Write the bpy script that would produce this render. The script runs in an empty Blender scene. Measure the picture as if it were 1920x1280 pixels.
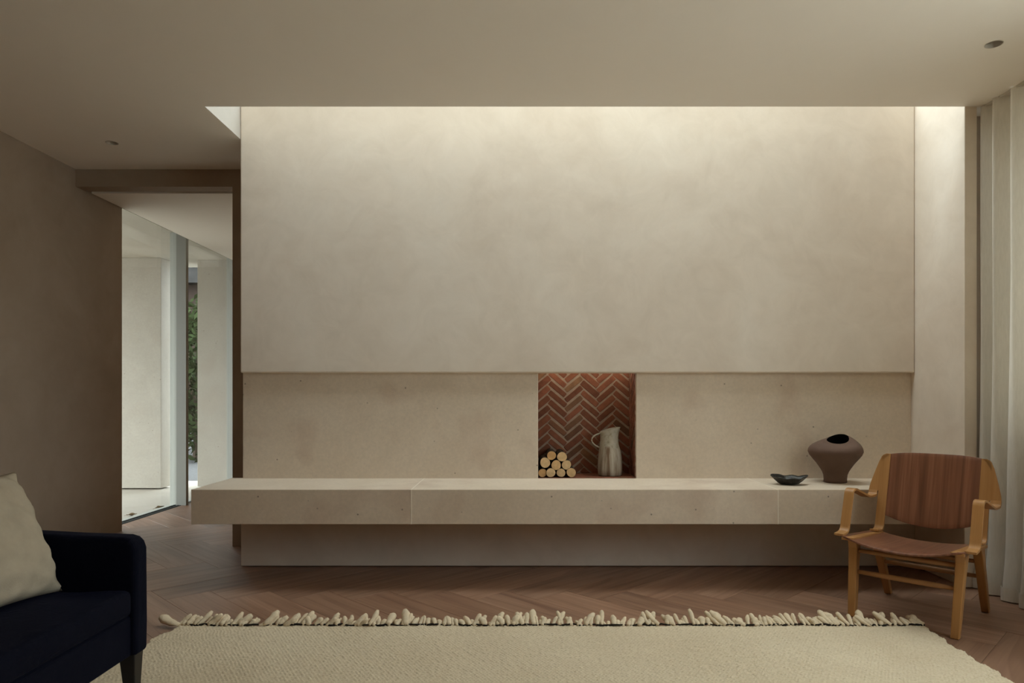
import bpy, bmesh, math, random
import numpy as np
from mathutils import Vector, Matrix

random.seed(7)
np.random.seed(7)
S = bpy.context.scene
COL = S.collection

# ------------------------------------------------------------------ camera
CAMH, FPX, VX, VY = 1.05, 1280.0, 975.0, 742.0       # frame taken as 1920 x 1280
cam_d = bpy.data.cameras.new('camera')
cam = bpy.data.objects.new('camera', cam_d)
COL.objects.link(cam)
cam.location = (0, 0, CAMH)
cam.rotation_euler = (math.pi / 2, 0, 0)
cam_d.sensor_width = 36.0
cam_d.lens = FPX / 1920 * 36.0
cam_d.shift_x = -(VX - 960) / 1920
cam_d.shift_y = (VY - 640) / 1920
cam_d.clip_start = 0.05
S.camera = cam

# ------------------------------------------------------------------ sky and exposure
SKY = 8.4
w = bpy.data.worlds.new('overcast_sky')
S.world = w
w.use_nodes = True
nt = w.node_tree
bg = nt.nodes['Background']
tc = nt.nodes.new('ShaderNodeTexCoord')
sp = nt.nodes.new('ShaderNodeSeparateXYZ')
mr = nt.nodes.new('ShaderNodeMapRange')               # overcast: zenith brighter than horizon
mr.inputs['From Min'].default_value = 0.0
mr.inputs['From Max'].default_value = 1.0
mr.inputs['To Min'].default_value = SKY * 0.40
mr.inputs['To Max'].default_value = SKY
nt.links.new(tc.outputs['Generated'], sp.inputs[0])
nt.links.new(sp.outputs['Z'], mr.inputs['Value'])
nt.links.new(mr.outputs['Result'], bg.inputs['Strength'])
bg.inputs['Color'].default_value = (0.895, 0.98, 1.02, 1)


def portal(name, loc, rot, sx, sy):
    l = bpy.data.lights.new(name, 'AREA')
    l.shape = 'RECTANGLE'
    l.size, l.size_y = sx, sy
    l.cycles.is_portal = True
    o = bpy.data.objects.new(name, l)
    COL.objects.link(o)
    o.location, o.rotation_euler = loc, rot


VS = S.view_settings
VS.view_transform = 'Standard'
VS.look = 'None'
VS.exposure = 0.22
VS.gamma = 1.0
VS.use_curve_mapping = False
S.cycles.max_bounces = 12
S.cycles.diffuse_bounces = 8
S.cycles.transparent_max_bounces = 12
S.cycles.sample_clamp_indirect = 6.0
S.cycles.caustics_reflective = False
S.cycles.caustics_refractive = False

# ------------------------------------------------------------------ room dimensions (metres)
ZC = 2.63            # ceiling
XL = -3.10           # left wall face
XCH = -1.722         # left end of the chimney breast
XR = 2.43            # return wall face
YF = 3.73            # bench front, rooflight near edge, return wall end
YU = 4.20            # upper chimney face
YP = 4.24            # stone panel face
YD = 4.763           # doorway wall face
ZB0, ZB1 = 0.349, 0.5385   # bench slab
ZLIP = 1.192
ZTOP = 5.0           # rooflight glass
YTB = 5.9            # far edge of the glass, pushed behind the chimney breast for more light
ZBR = 2.87           # top of the chimney breast, kept low to let skylight past
YT = 2.82            # near edge of the rooflight glass: shaft splay made up to admit more light
YBK = -2.4           # wall behind the camera
XRW = 2.68           # right wall inner face
NX0, NX1 = 0.1126, 0.722   # niche
NZ1 = 1.189
NYB = 4.53


# ------------------------------------------------------------------ material helpers
def mat(name):
    m = bpy.data.materials.new(name)
    m.use_nodes = True
    n = m.node_tree
    return m, n, n.nodes['Principled BSDF']


def lk(n, a, b):
    n.links.new(a, b)


def node(n, t, **kw):
    x = n.nodes.new(t)
    for k, v in kw.items():
        if k in x.inputs.keys():
            x.inputs[k].default_value = v
        else:
            setattr(x, k, v)
    return x


def ramp(n, fac, stops):
    r = n.nodes.new('ShaderNodeValToRGB')
    e = r.color_ramp.elements
    while len(e) > len(stops):
        e.remove(e[-1])
    while len(e) < len(stops):
        e.new(0.5)
    for i, (p, c) in enumerate(stops):
        e[i].position = p
        e[i].color = (*c, 1)
    lk(n, fac, r.inputs[0])
    return r.outputs[0]


def coords(n, scale=(1, 1, 1), kind='Object', rand=False):
    t = n.nodes.new('ShaderNodeTexCoord')
    m = n.nodes.new('ShaderNodeMapping')
    m.inputs['Scale'].default_value = scale
    lk(n, t.outputs[kind], m.inputs[0])
    if rand:
        oi = n.nodes.new('ShaderNodeObjectInfo')
        mu = node(n, 'ShaderNodeMath', operation='MULTIPLY')
        mu.inputs[1].default_value = 37.0
        lk(n, oi.outputs['Random'], mu.inputs[0])
        cx = n.nodes.new('ShaderNodeCombineXYZ')
        for i in range(3):
            lk(n, mu.outputs[0], cx.inputs[i])
        lk(n, cx.outputs[0], m.inputs['Location'])
    return m.outputs[0]


def noise(n, vec, scale, detail=4, rough=0.55, dist=0.0):
    x = node(n, 'ShaderNodeTexNoise')
    x.inputs['Scale'].default_value = scale
    x.inputs['Detail'].default_value = detail
    x.inputs['Roughness'].default_value = rough
    x.inputs['Distortion'].default_value = dist
    lk(n, vec, x.inputs['Vector'])
    return x.outputs['Fac']


def mix(n, fac, a, b, mode='MIX'):
    x = n.nodes.new('ShaderNodeMix')
    x.data_type = 'RGBA'
    x.blend_type = mode
    for i, v in ((0, fac), (6, a), (7, b)):
        if isinstance(v, (int, float)):
            x.inputs[i].default_value = v
        elif isinstance(v, tuple):
            x.inputs[i].default_value = (*v, 1)
        else:
            lk(n, v, x.inputs[i])
    return x.outputs[2]


def bump(n, p, h, strength, dist=0.01):
    b = n.nodes.new('ShaderNodeBump')
    b.inputs['Strength'].default_value = strength
    b.inputs['Distance'].default_value = dist
    lk(n, h, b.inputs['Height'])
    lk(n, b.outputs[0], p.inputs['Normal'])


def mat_plaster(name, c0, c1, c2, mott=1.0):
    m, n, p = mat(name)
    v = coords(n, kind='Object')
    big = noise(n, v, 1.3, 5, 0.6, 0.6)
    mid = noise(n, v, 5.0, 6, 0.65, 1.2)
    col = ramp(n, big, [(0.3, c0), (0.5, c1), (0.72, c2)])
    col2 = ramp(n, mid, [(0.3, (1 - 0.05 * mott, 1 - 0.057 * mott, 1 - 0.07 * mott)), (0.7, (1 + 0.035 * mott,) * 3)])
    lk(n, mix(n, 1.0, col, col2, 'MULTIPLY'), p.inputs['Base Color'])
    p.inputs['Roughness'].default_value = 0.75
    p.inputs['Specular IOR Level'].default_value = 0.25
    v2 = coords(n, (1, 1, 1.0), 'Object')
    bump(n, p, noise(n, v2, 9.0, 7, 0.6, 1.5), 0.14 * mott, 0.006)
    return m


def mat_stone(name, c0, c1, warm=(0.40, 0.25, 0.17)):
    m, n, p = mat(name)
    v = coords(n, kind='Object')
    col = ramp(n, noise(n, v, 2.2, 6, 0.6, 0.4), [(0.3, c0), (0.7, c1)])
    fine = ramp(n, noise(n, v, 60.0, 4, 0.7), [(0.3, (0.93, 0.93, 0.93)), (0.7, (1.05, 1.05, 1.04))])
    col = mix(n, 1.0, col, fine, 'MULTIPLY')
    patch = ramp(n, noise(n, v, 2.7, 3, 0.5, 0.3), [(0.56, (0, 0, 0)), (0.72, (0.30, 0.30, 0.30))])
    col = mix(n, patch, col, warm)
    vo = node(n, 'ShaderNodeTexVoronoi')                 # shell pits
    vo.inputs['Scale'].default_value = 13.0
    vo.inputs['Randomness'].default_value = 1.0
    lk(n, v, vo.inputs['Vector'])
    pit = ramp(n, vo.outputs['Distance'], [(0.03, (1, 1, 1)), (0.085, (0, 0, 0))])
    gate = ramp(n, noise(n, v, 6.0, 2), [(0.48, (0, 0, 0)), (0.54, (0.8, 0.8, 0.8))])
    pits = mix(n, 1.0, pit, gate, 'MULTIPLY')
    col = mix(n, pits, col, (0.13, 0.10, 0.075))
    lk(n, col, p.inputs['Base Color'])
    p.inputs['Roughness'].default_value = 0.6
    p.inputs['Specular IOR Level'].default_value = 0.3
    bump(n, p, noise(n, v, 120.0, 3, 0.6), 0.1, 0.002)
    return m


def mat_wood(name, c0, c1, c2, axis='X', scale=1.0, rough=0.5, vary=0.0, rings=9.0, stretch=22.0):
    m, n, p = mat(name)
    a = 1.6 * scale
    st = {'X': (a, stretch * scale, stretch * scale), 'Y': (stretch * scale, a, 0.04 * stretch * scale),
          'Z': (stretch * scale, 0.04 * stretch * scale, a)}[axis]
    v = coords(n, st, 'Object', rand=True)
    g = noise(n, v, 1.0, 6, 0.6, 0.12)
    st2 = tuple(s * 0.25 for s in st)
    v2 = coords(n, st2, 'Object', rand=True)
    g2 = noise(n, v2, 1.0, 2, 0.4, 0.5)
    s1 = node(n, 'ShaderNodeMath', operation='MULTIPLY')
    s1.inputs[1].default_value = rings
    lk(n, g2, s1.inputs[0])
    s2 = node(n, 'ShaderNodeMath', operation='FRACT')
    lk(n, s1.outputs[0], s2.inputs[0])
    line = ramp(n, s2.outputs[0], [(0.0, (1, 1, 1)), (0.65, (0.93, 0.92, 0.9)), (0.9, (0.80, 0.77, 0.74)), (1.0, (1, 1, 1))])
    col = mix(n, 1.0, ramp(n, g, [(0.28, c0), (0.5, c1), (0.74, c2)]), line, 'MULTIPLY')
    if vary:
        oi = n.nodes.new('ShaderNodeObjectInfo')
        tint = ramp(n, oi.outputs['Random'], [(0.0, (1 - vary, 1 - vary, 1 - vary)), (0.35, (1 - vary * 0.2, 1 - vary * 0.35, 1 - vary * 0.5)),
                                              (0.7, (1, 1, 1)), (1.0, (1 + vary, 1 + vary * 0.9, 1 + vary * 0.8))])
        col = mix(n, 1.0, col, tint, 'MULTIPLY')
    lk(n, col, p.inputs['Base Color'])
    p.inputs['Roughness'].default_value = rough
    p.inputs['Specular IOR Level'].default_value = 0.35
    bump(n, p, g, 0.08, 0.002)
    return m


def mat_plain(name, c, rough=0.6, spec=0.3, metal=0.0, nscale=None, namp=0.1, bscale=None, bstr=0.2, bdist=0.003):
    m, n, p = mat(name)
    p.inputs['Roughness'].default_value = rough
    p.inputs['Specular IOR Level'].default_value = spec
    p.inputs['Metallic'].default_value = metal
    v = coords(n, kind='Object')
    if nscale:
        k = noise(n, v, nscale, 5, 0.6)
        lk(n, ramp(n, k, [(0.3, tuple(x * (1 - namp) for x in c)), (0.7, tuple(x * (1 + namp) for x in c))]), p.inputs['Base Color'])
    else:
        p.inputs['Base Color'].default_value = (*c, 1)
    if bscale:
        bump(n, p, noise(n, v, bscale, 5, 0.6), bstr, bdist)
    return m


def mat_glass(name, tint=(0.97, 0.985, 0.98)):
    m = bpy.data.materials.new(name)
    m.use_nodes = True
    n = m.node_tree
    n.nodes.clear()
    o = n.nodes.new('ShaderNodeOutputMaterial')
    t = n.nodes.new('ShaderNodeBsdfTransparent')
    t.inputs[0].default_value = (*tint, 1)
    g = n.nodes.new('ShaderNodeBsdfGlossy')
    g.inputs['Roughness'].default_value = 0.0
    lw = n.nodes.new('ShaderNodeLayerWeight')          # Schlick reflectance of a thin pane, alike on both faces
    pw = node(n, 'ShaderNodeMath', operation='POWER')
    pw.inputs[1].default_value = 5.0
    lk(n, lw.outputs['Facing'], pw.inputs[0])
    f = node(n, 'ShaderNodeMath', operation='MULTIPLY_ADD')
    f.inputs[1].default_value = 0.96
    f.inputs[2].default_value = 0.04
    lk(n, pw.outputs[0], f.inputs[0])
    lw.inputs[0].default_value = 0.5
    mx = n.nodes.new('ShaderNodeMixShader')
    lk(n, f.outputs[0], mx.inputs[0])
    lk(n, t.outputs[0], mx.inputs[1])
    lk(n, g.outputs[0], mx.inputs[2])
    lk(n, mx.outputs[0], o.inputs[0])
    return m


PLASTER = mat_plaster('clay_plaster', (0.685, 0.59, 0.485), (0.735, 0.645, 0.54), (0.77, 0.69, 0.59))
PLASTER_SHADED = mat_plaster('clay_plaster_shaded', (0.32, 0.245, 0.18), (0.345, 0.268, 0.20), (0.38, 0.30, 0.23))  # darker copy of the plaster; the dim walls' shade is in its colour
CEIL = mat_plaster('ceiling_paint', (0.855, 0.80, 0.72), (0.86, 0.805, 0.725), (0.865, 0.81, 0.73), 0.15)
SHAFT = mat_plaster('shaft_plaster_dimmed', (0.38, 0.345, 0.30), (0.42, 0.385, 0.34), (0.46, 0.425, 0.375))  # darkened to cut the light bounced onto the top of the wall
STONE = mat_stone('limestone', (0.63, 0.525, 0.405), (0.71, 0.605, 0.485))
JOINT = mat_plain('joint_mortar', (0.80, 0.72, 0.60), 0.8)
OUTSTONE = mat_stone('terrace_stone', (0.42, 0.38, 0.32), (0.49, 0.445, 0.38), (0.42, 0.35, 0.28))
BOUNCE = mat_stone('bounce_ground_stone', (0.74, 0.70, 0.63), (0.82, 0.78, 0.71), (0.7, 0.62, 0.52))  # made pale to bounce light up to the ceiling
OAK = mat_wood('oak_floor', (0.215, 0.115, 0.075), (0.285, 0.163, 0.105), (0.355, 0.213, 0.14), 'X', 0.9, 0.42, 0.22)
BEECH = mat_wood('oiled_beech', (0.38, 0.18, 0.058), (0.43, 0.215, 0.072), (0.48, 0.25, 0.09), 'Z', 1.0, 0.38, 0.0, 1.0, 60.0)
BEECH_R = mat_wood('oiled_beech_rung', (0.28, 0.13, 0.05), (0.34, 0.165, 0.06), (0.40, 0.20, 0.08), 'X', 2.2, 0.45, 0.0, 3.0)
WALNUT = mat_wood('walnut_veneer', (0.135, 0.050, 0.025), (0.215, 0.085, 0.042), (0.33, 0.15, 0.078), 'Z', 0.5, 0.36, 0.0, 6.0, 90.0)
WALNUT_S = mat_wood('walnut_seat', (0.14, 0.055, 0.031), (0.205, 0.085, 0.048), (0.28, 0.13, 0.078), 'Y', 0.8, 0.30, 0.0, 5.0, 60.0)
VELVET, _n, _p = mat('navy_velvet')
_p.inputs['Base Color'].default_value = (0.0022, 0.0028, 0.0085, 1)
_p.inputs['Roughness'].default_value = 0.85
_p.inputs['Specular IOR Level'].default_value = 0.1
_p.inputs['Sheen Weight'].default_value = 0.035
_p.inputs['Sheen Tint'].default_value = (0.10, 0.12, 0.35, 1)
bump(_n, _p, noise(_n, coords(_n), 9.0, 4, 0.6, 1.0), 0.25, 0.02)
EBONY = mat_plain('ebonised_leg', (0.012, 0.010, 0.009), 0.4, 0.4)
LINEN = mat_plain('natural_linen', (0.42, 0.36, 0.27), 0.9, 0.1, 0, 14.0, 0.08, 240.0, 0.3, 0.002)
WOOL, _n, _p = mat('cream_wool')
_v = coords(_n, kind='Object')
_c = ramp(_n, noise(_n, _v, 2.0, 5, 0.6), [(0.3, (0.61, 0.51, 0.365)), (0.7, (0.68, 0.585, 0.43))])
_c2 = ramp(_n, noise(_n, _v, 90.0, 3, 0.7), [(0.25, (0.86, 0.83, 0.78)), (0.6, (1.04, 1.04, 1.03))])
lk(_n, mix(_n, 1.0, _c, _c2, 'MULTIPLY'), _p.inputs['Base Color'])
_p.inputs['Roughness'].default_value = 0.95
_p.inputs['Specular IOR Level'].default_value = 0.05
bump(_n, _p, noise(_n, _v, 160.0, 3, 0.6), 0.5, 0.004)
TASSEL = mat_plain('felted_wool', (0.70, 0.58, 0.41), 0.95, 0.05, 0, 40.0, 0.10, 90.0, 0.6, 0.004)
CORD = mat_plain('dark_stitch', (0.02, 0.016, 0.012), 0.9, 0.1)
CURT, _n, _p = mat('sheer_linen_curtain')
_v = coords(_n, (1, 1, 0.15), 'Object')
lk(_n, ramp(_n, noise(_n, _v, 120.0, 3, 0.6), [(0.3, (0.72, 0.68, 0.60)), (0.7, (0.79, 0.75, 0.67))]), _p.inputs['Base Color'])
_p.inputs['Roughness'].default_value = 0.9
_p.inputs['Specular IOR Level'].default_value = 0.1
_tr = _n.nodes.new('ShaderNodeBsdfTranslucent')
_tr.inputs[0].default_value = (0.62, 0.58, 0.50, 1)
_mx = _n.nodes.new('ShaderNodeMixShader')
_mx.inputs[0].default_value = 0.14
lk(_n, _p.outputs[0], _mx.inputs[1])
lk(_n, _tr.outputs[0], _mx.inputs[2])
lk(_n, _mx.outputs[0], _n.nodes['Material Output'].inputs[0])
FRAME = mat_plain('grey_aluminium', (0.27, 0.26, 0.225), 0.45, 0.5)
FRAME_L = mat_plain('pale_aluminium', (0.44, 0.435, 0.385), 0.45, 0.5)
FRAME_D = mat_plain('dark_gasket', (0.03, 0.035, 0.033), 0.6)
GLASS = mat_glass('clear_glass')
BLACK = mat_plain('black_slot', (0.006, 0.005, 0.004), 0.8, 0.1)
MORTAR = mat_plain('lime_mortar', (0.37, 0.275, 0.205), 0.9, 0.1, 0, 30.0, 0.15, 80.0, 0.5, 0.004)
BRICK, _n, _p = mat('red_brick')
_oi = _n.nodes.new('ShaderNodeObjectInfo')
_c = ramp(_n, _oi.outputs['Random'], [(0.0, (0.165, 0.066, 0.040)), (0.3, (0.235, 0.092, 0.053)), (0.55, (0.265, 0.104, 0.062)),
                                      (0.8, (0.20, 0.078, 0.048)), (0.9, (0.245, 0.140, 0.078)), (1.0, (0.125, 0.055, 0.037))])
_v = coords(_n, kind='Object', rand=True)
_c2 = ramp(_n, noise(_n, _v, 25.0, 4, 0.65), [(0.3, (0.78, 0.76, 0.74)), (0.7, (1.15, 1.12, 1.08))])
lk(_n, mix(_n, 1.0, _c, _c2, 'MULTIPLY'), _p.inputs['Base Color'])
_p.inputs['Roughness'].default_value = 0.85
_p.inputs['Specular IOR Level'].default_value = 0.15
bump(_n, _p, noise(_n, _v, 90.0, 4, 0.6), 0.4, 0.003)
CLAY = mat_plain('brown_stoneware', (0.145, 0.090, 0.066), 0.8, 0.2, 0, 10.0, 0.10, 150.0, 0.25, 0.002)
CLAY_IN = mat_plain('vase_inside_shade', (0.012, 0.010, 0.009), 0.9, 0.1)  # near-black: shade of the hollow put into the colour
METAL = mat_plain('blackened_bronze', (0.045, 0.042, 0.036), 0.38, 0.5, 0.6, 45.0, 0.5, 60.0, 0.6, 0.004)
BARK = mat_plain('dark_bark', (0.055, 0.038, 0.026), 0.95, 0.1, 0, 30.0, 0.3, 40.0, 0.8, 0.006)
LOGFACE, _n, _p = mat('cut_log_face')
_v = coords(_n, kind='Object')
_wv = node(_n, 'ShaderNodeTexWave', wave_type='RINGS', rings_direction='Y')
_wv.inputs['Scale'].default_value = 45.0
_wv.inputs['Distortion'].default_value = 3.0
_wv.inputs['Detail'].default_value = 2.0
lk(_n, _v, _wv.inputs['Vector'])
_c = ramp(_n, _wv.outputs['Fac'], [(0.0, (0.66, 0.46, 0.25)), (1.0, (0.74, 0.55, 0.32))])
_oi = _n.nodes.new('ShaderNodeObjectInfo')
_t = ramp(_n, _oi.outputs['Random'], [(0.0, (1.0, 1.0, 1.0)), (0.6, (0.97, 0.90, 0.80)), (1.0, (0.86, 0.70, 0.52))])
_c = mix(_n, 1.0, _c, _t, 'MULTIPLY')
_c2 = ramp(_n, noise(_n, coords(_n, kind='Object', rand=True), 35.0, 4, 0.6), [(0.3, (0.8, 0.76, 0.7)), (0.65, (1.05, 1.04, 1.02))])
lk(_n, mix(_n, 1.0, _c, _c2, 'MULTIPLY'), _p.inputs['Base Color'])
_p.inputs['Roughness'].default_value = 0.85
JUG, _n, _p = mat('ash_glazed_jug')
_v = coords(_n, (28, 28, 2.5), 'Object')
_streak = ramp(_n, noise(_n, _v, 1.0, 4, 0.55, 0.4), [(0.36, (0.20, 0.13, 0.08)), (0.50, (0.40, 0.34, 0.26)), (0.62, (0.50, 0.45, 0.36))])
_v3 = coords(_n, (1, 1, 1), 'Object')
_glaze = ramp(_n, noise(_n, _v3, 32.0, 5, 0.65), [(0.33, (0.26, 0.22, 0.15)), (0.48, (0.44, 0.40, 0.31)), (0.7, (0.50, 0.46, 0.38))])
_t = _n.nodes.new('ShaderNodeTexCoord')
_s = _n.nodes.new('ShaderNodeSeparateXYZ')
lk(_n, _t.outputs['Object'], _s.inputs[0])
_ad = node(_n, 'ShaderNodeMath', operation='MULTIPLY_ADD')
_ad.inputs[1].default_value = 0.06
lk(_n, noise(_n, _v3, 18.0, 3), _ad.inputs[0])
lk(_n, _s.outputs['Z'], _ad.inputs[2])
_f = ramp(_n, _ad.outputs[0], [(0.205, (0, 0, 0)), (0.225, (1, 1, 1))])
lk(_n, mix(_n, _f, _streak, _glaze), _p.inputs['Base Color'])
_p.inputs['Roughness'].default_value = 0.7
_p.inputs['Specular IOR Level'].default_value = 0.25
bump(_n, _p, noise(_n, _v3, 40.0, 4), 0.3, 0.004)
LEAF = mat_plain('garden_leaf', (0.028, 0.042, 0.016), 0.9, 0.04, 0, 4.0, 0.4)
DRYLEAF = mat_plain('dry_leaf', (0.16, 0.11, 0.055), 0.8, 0.2, 0, 30.0, 0.3)
TRUNK = mat_plain('tree_bark', (0.07, 0.05, 0.035), 0.9)
GRAVEL = mat_plain('dark_gravel', (0.10, 0.10, 0.10), 0.95, 0.1, 0, 30.0, 0.3, 60.0, 0.6, 0.01)
NBRICK = mat_plain('far_house_brick', (0.05, 0.037, 0.031), 0.95, 0.0, 0, 2.0, 0.25)
SLATE = mat_plain('far_house_slate', (0.03, 0.029, 0.028), 1.0, 0.0, 0, 3.0, 0.2)
LAMPWHITE = mat_plain('lamp_trim', (0.55, 0.50, 0.43), 0.6)
LAMPDARK = mat_plain('lamp_baffle', (0.05, 0.045, 0.04), 0.35, 0.5)


# ------------------------------------------------------------------ mesh helpers
class MB:
    def __init__(s):
        s.v, s.f = [], []

    def add(s, vs, fs):
        o = len(s.v)
        s.v += [tuple(p) for p in vs]
        s.f += [tuple(i + o for i in f) for f in fs]
        return s

    def box(s, x0, x1, y0, y1, z0, z1):
        return s.add([(x0, y0, z0), (x1, y0, z0), (x1, y1, z0), (x0, y1, z0), (x0, y0, z1), (x1, y0, z1), (x1, y1, z1), (x0, y1, z1)],
                     [(0, 3, 2, 1), (4, 5, 6, 7), (0, 1, 5, 4), (1, 2, 6, 5), (2, 3, 7, 6), (3, 0, 4, 7)])

    def loft(s, rings, close=True, cap0=True, cap1=True):
        n = len(rings[0])
        vs = [p for r in rings for p in r]
        fs = []
        m = n if close else n - 1
        for i in range(len(rings) - 1):
            for j in range(m):
                a, b = i * n + j, i * n + (j + 1) % n
                fs.append((a, b, b + n, a + n))
        if close and cap0:
            fs.append(tuple(range(n - 1, -1, -1)))
        if close and cap1:
            fs.append(tuple((len(rings) - 1) * n + j for j in range(n)))
        return s.add(vs, fs)

    def tube(s, pts, radii, n=10, squash=1.0):
        rings = []
        pts = [Vector(p) for p in pts]
        for i, p in enumerate(pts):
            d = (pts[min(i + 1, len(pts) - 1)] - pts[max(i - 1, 0)]).normalized()
            ref = Vector((0, 0, 1)) if abs(d.z) < 0.95 else Vector((0, 1, 0))
            a = d.cross(ref).normalized()
            b = a.cross(d).normalized()
            r = radii[i] if isinstance(radii, (list, tuple)) else radii
            rings.append([p + a * (r * math.cos(t)) + b * (r * squash * math.sin(t)) for t in [2 * math.pi * k / n for k in range(n)]])
        return s.loft(rings)

    def mesh(s, name):
        me = bpy.data.meshes.new(name)
        me.from_pydata(s.v, [], s.f)
        bm = bmesh.new()
        bm.from_mesh(me)
        bmesh.ops.recalc_face_normals(bm, faces=bm.faces)
        bm.to_mesh(me)
        bm.free()
        return me

    def build(s, name, material, parent=None, bevel=0.0, smooth=False, seg=2, sub=0, loc=None):
        o = bpy.data.objects.new(name, s.mesh(name))
        COL.objects.link(o)
        o.data.materials.append(material)
        if parent:
            o.parent = parent
        if loc:
            o.location = loc
        if bevel:
            b = o.modifiers.new('edge', 'BEVEL')
            b.width, b.segments, b.limit_method, b.angle_limit = bevel, seg, 'ANGLE', 0.6
        if sub:
            u = o.modifiers.new('smooth', 'SUBSURF')
            u.levels = u.render_levels = sub
        if smooth:
            o.data.polygons.foreach_set('use_smooth', [True] * len(o.data.polygons))
        return o


def empty(name, loc=(0, 0, 0), rz=0.0):
    o = bpy.data.objects.new(name, None)
    COL.objects.link(o)
    o.location, o.rotation_euler = loc, (0, 0, rz)
    o.empty_display_size = 0.1
    return o


def tag(o, label=None, cat=None, group=None, kind=None):
    for k, v in (('label', label), ('category', cat), ('group', group), ('kind', kind)):
        if v:
            o[k] = v
    return o


def struct(name, mb, m, label, cat, **kw):
    return tag(mb.build(name, m, **kw), label, cat, kind='structure')


def clip_poly(poly, x0, x1, y0, y1):
    def cut(ps, f, inter):
        out = []
        for i in range(len(ps)):
            a, b = ps[i - 1], ps[i]
            fa, fb = f(a), f(b)
            if fb:
                if not fa:
                    out.append(inter(a, b))
                out.append(b)
            elif fa:
                out.append(inter(a, b))
        return out

    def ix(c):
        return lambda a, b: (c, a[1] + (b[1] - a[1]) * (c - a[0]) / (b[0] - a[0]))

    def iy(c):
        return lambda a, b: (a[0] + (b[0] - a[0]) * (c - a[1]) / (b[1] - a[1]), c)
    for f, g in ((lambda p: p[0] >= x0, ix(x0)), (lambda p: p[0] <= x1, ix(x1)), (lambda p: p[1] >= y0, iy(y0)), (lambda p: p[1] <= y1, iy(y1))):
        poly = cut(poly, f, g)
        if len(poly) < 3:
            return []
    out = []
    for p in poly:
        if not out or (abs(p[0] - out[-1][0]) + abs(p[1] - out[-1][1])) > 1e-5:
            out.append(p)
    if len(out) > 2 and abs(out[0][0] - out[-1][0]) + abs(out[0][1] - out[-1][1]) < 1e-5:
        out.pop()
    if len(out) < 3:
        return []
    a = 0.5 * abs(sum(out[i - 1][0] * out[i][1] - out[i][0] * out[i - 1][1] for i in range(len(out))))
    return out if a > 1.2e-4 else []


# ------------------------------------------------------------------ floor: slab and herringbone planks
fl = MB().box(-3.08, XRW, YBK, YD + 0.05, -0.12, -0.013)
fl.box(-3.26, -1.2, YD, 7.7, -0.12, -0.013)
floor = struct('floor', fl, OAK, 'brown oak parquet floor laid in a herringbone', 'floor')
PW, PL, GAP = 0.226, 0.904, 0.0013
U = np.array([1, 1]) / math.sqrt(2)          # "/" planks
V = np.array([1, -1]) / math.sqrt(2)         # "\" planks
ORG = np.array([0.728, 3.518])


def plank(c, ang, ln, wd):
    ca, sa = math.cos(ang), math.sin(ang)
    hl, hw = ln / 2 - GAP / 2, wd / 2 - GAP / 2
    quad = [(c[0] + ca * a - sa * b, c[1] + sa * a + ca * b) for a, b in ((-hl, -hw), (hl, -hw), (hl, hw), (-hl, hw))]
    for rect in ((XL, XRW, 0.9, YD + 0.056), (-3.25, -1.2, YD + 0.056, 7.68)):
        q = clip_poly(quad, *rect)
        if not q:
            continue
        loc = [(ca * (x - c[0]) + sa * (y - c[1]), -sa * (x - c[0]) + ca * (y - c[1])) for x, y in q]
        n = len(loc)
        zt = random.uniform(-0.0008, 0.0)
        m = MB().add([(x, y, -0.015) for x, y in loc] + [(x, y, zt) for x, y in loc],
                     [tuple(range(n - 1, -1, -1)), tuple(range(n, 2 * n))] + [(i, (i + 1) % n, n + (i + 1) % n, n + i) for i in range(n)])
        o = m.build('plank', OAK, floor, bevel=0.0006, seg=1)
        o.location = (c[0], c[1], 0)
        o.rotation_euler = (0, 0, ang)


for m_ in range(-6, 7):
    for k in range(-26, 27):
        h0 = np.array([k * PW + m_ * PL, k * PW - m_ * PL])
        hc = h0 + np.array([PL / 2, PW / 2])
        vc = h0 + np.array([PL + PW / 2, PW - PL / 2])
        for cc, a in ((hc, -math.pi / 4), (vc, math.pi / 4)):
            p = ORG + V * cc[0] + U * cc[1]
            if -4.0 < p[0] < 3.5 and 0.4 < p[1] < 8.5:
                plank(p, a, PL, PW)

# ------------------------------------------------------------------ ceiling with the two lamp holes, roof, rooflight shaft
LAMPS = [(2.13, 3.068, 0.034), (-2.548, 4.263, 0.034)]
cl = MB()


def flat(x0, x1, y0, y1, z):
    cl.add([(x0, y0, z), (x1, y0, z), (x1, y1, z), (x0, y1, z)], [(0, 3, 2, 1)])


def holed(x0, x1, y0, y1, z, cx, cy, r):
    h = 0.12
    flat(x0, x1, y0, cy - h, z)
    flat(x0, x1, cy + h, y1, z)
    flat(x0, cx - h, cy - h, cy + h, z)
    flat(cx + h, x1, cy - h, cy + h, z)
    n = 32
    ci, sq = [], []
    for i in range(n):
        t = 2 * math.pi * i / n
        c, s = math.cos(t), math.sin(t)
        k = h / max(abs(c), abs(s))
        ci.append((cx + r * c, cy + r * s, z))
        sq.append((cx + k * c, cy + k * s, z))
    cl.add(ci + sq, [(i, (i + 1) % n, n + (i + 1) % n, n + i) for i in range(n)])


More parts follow.
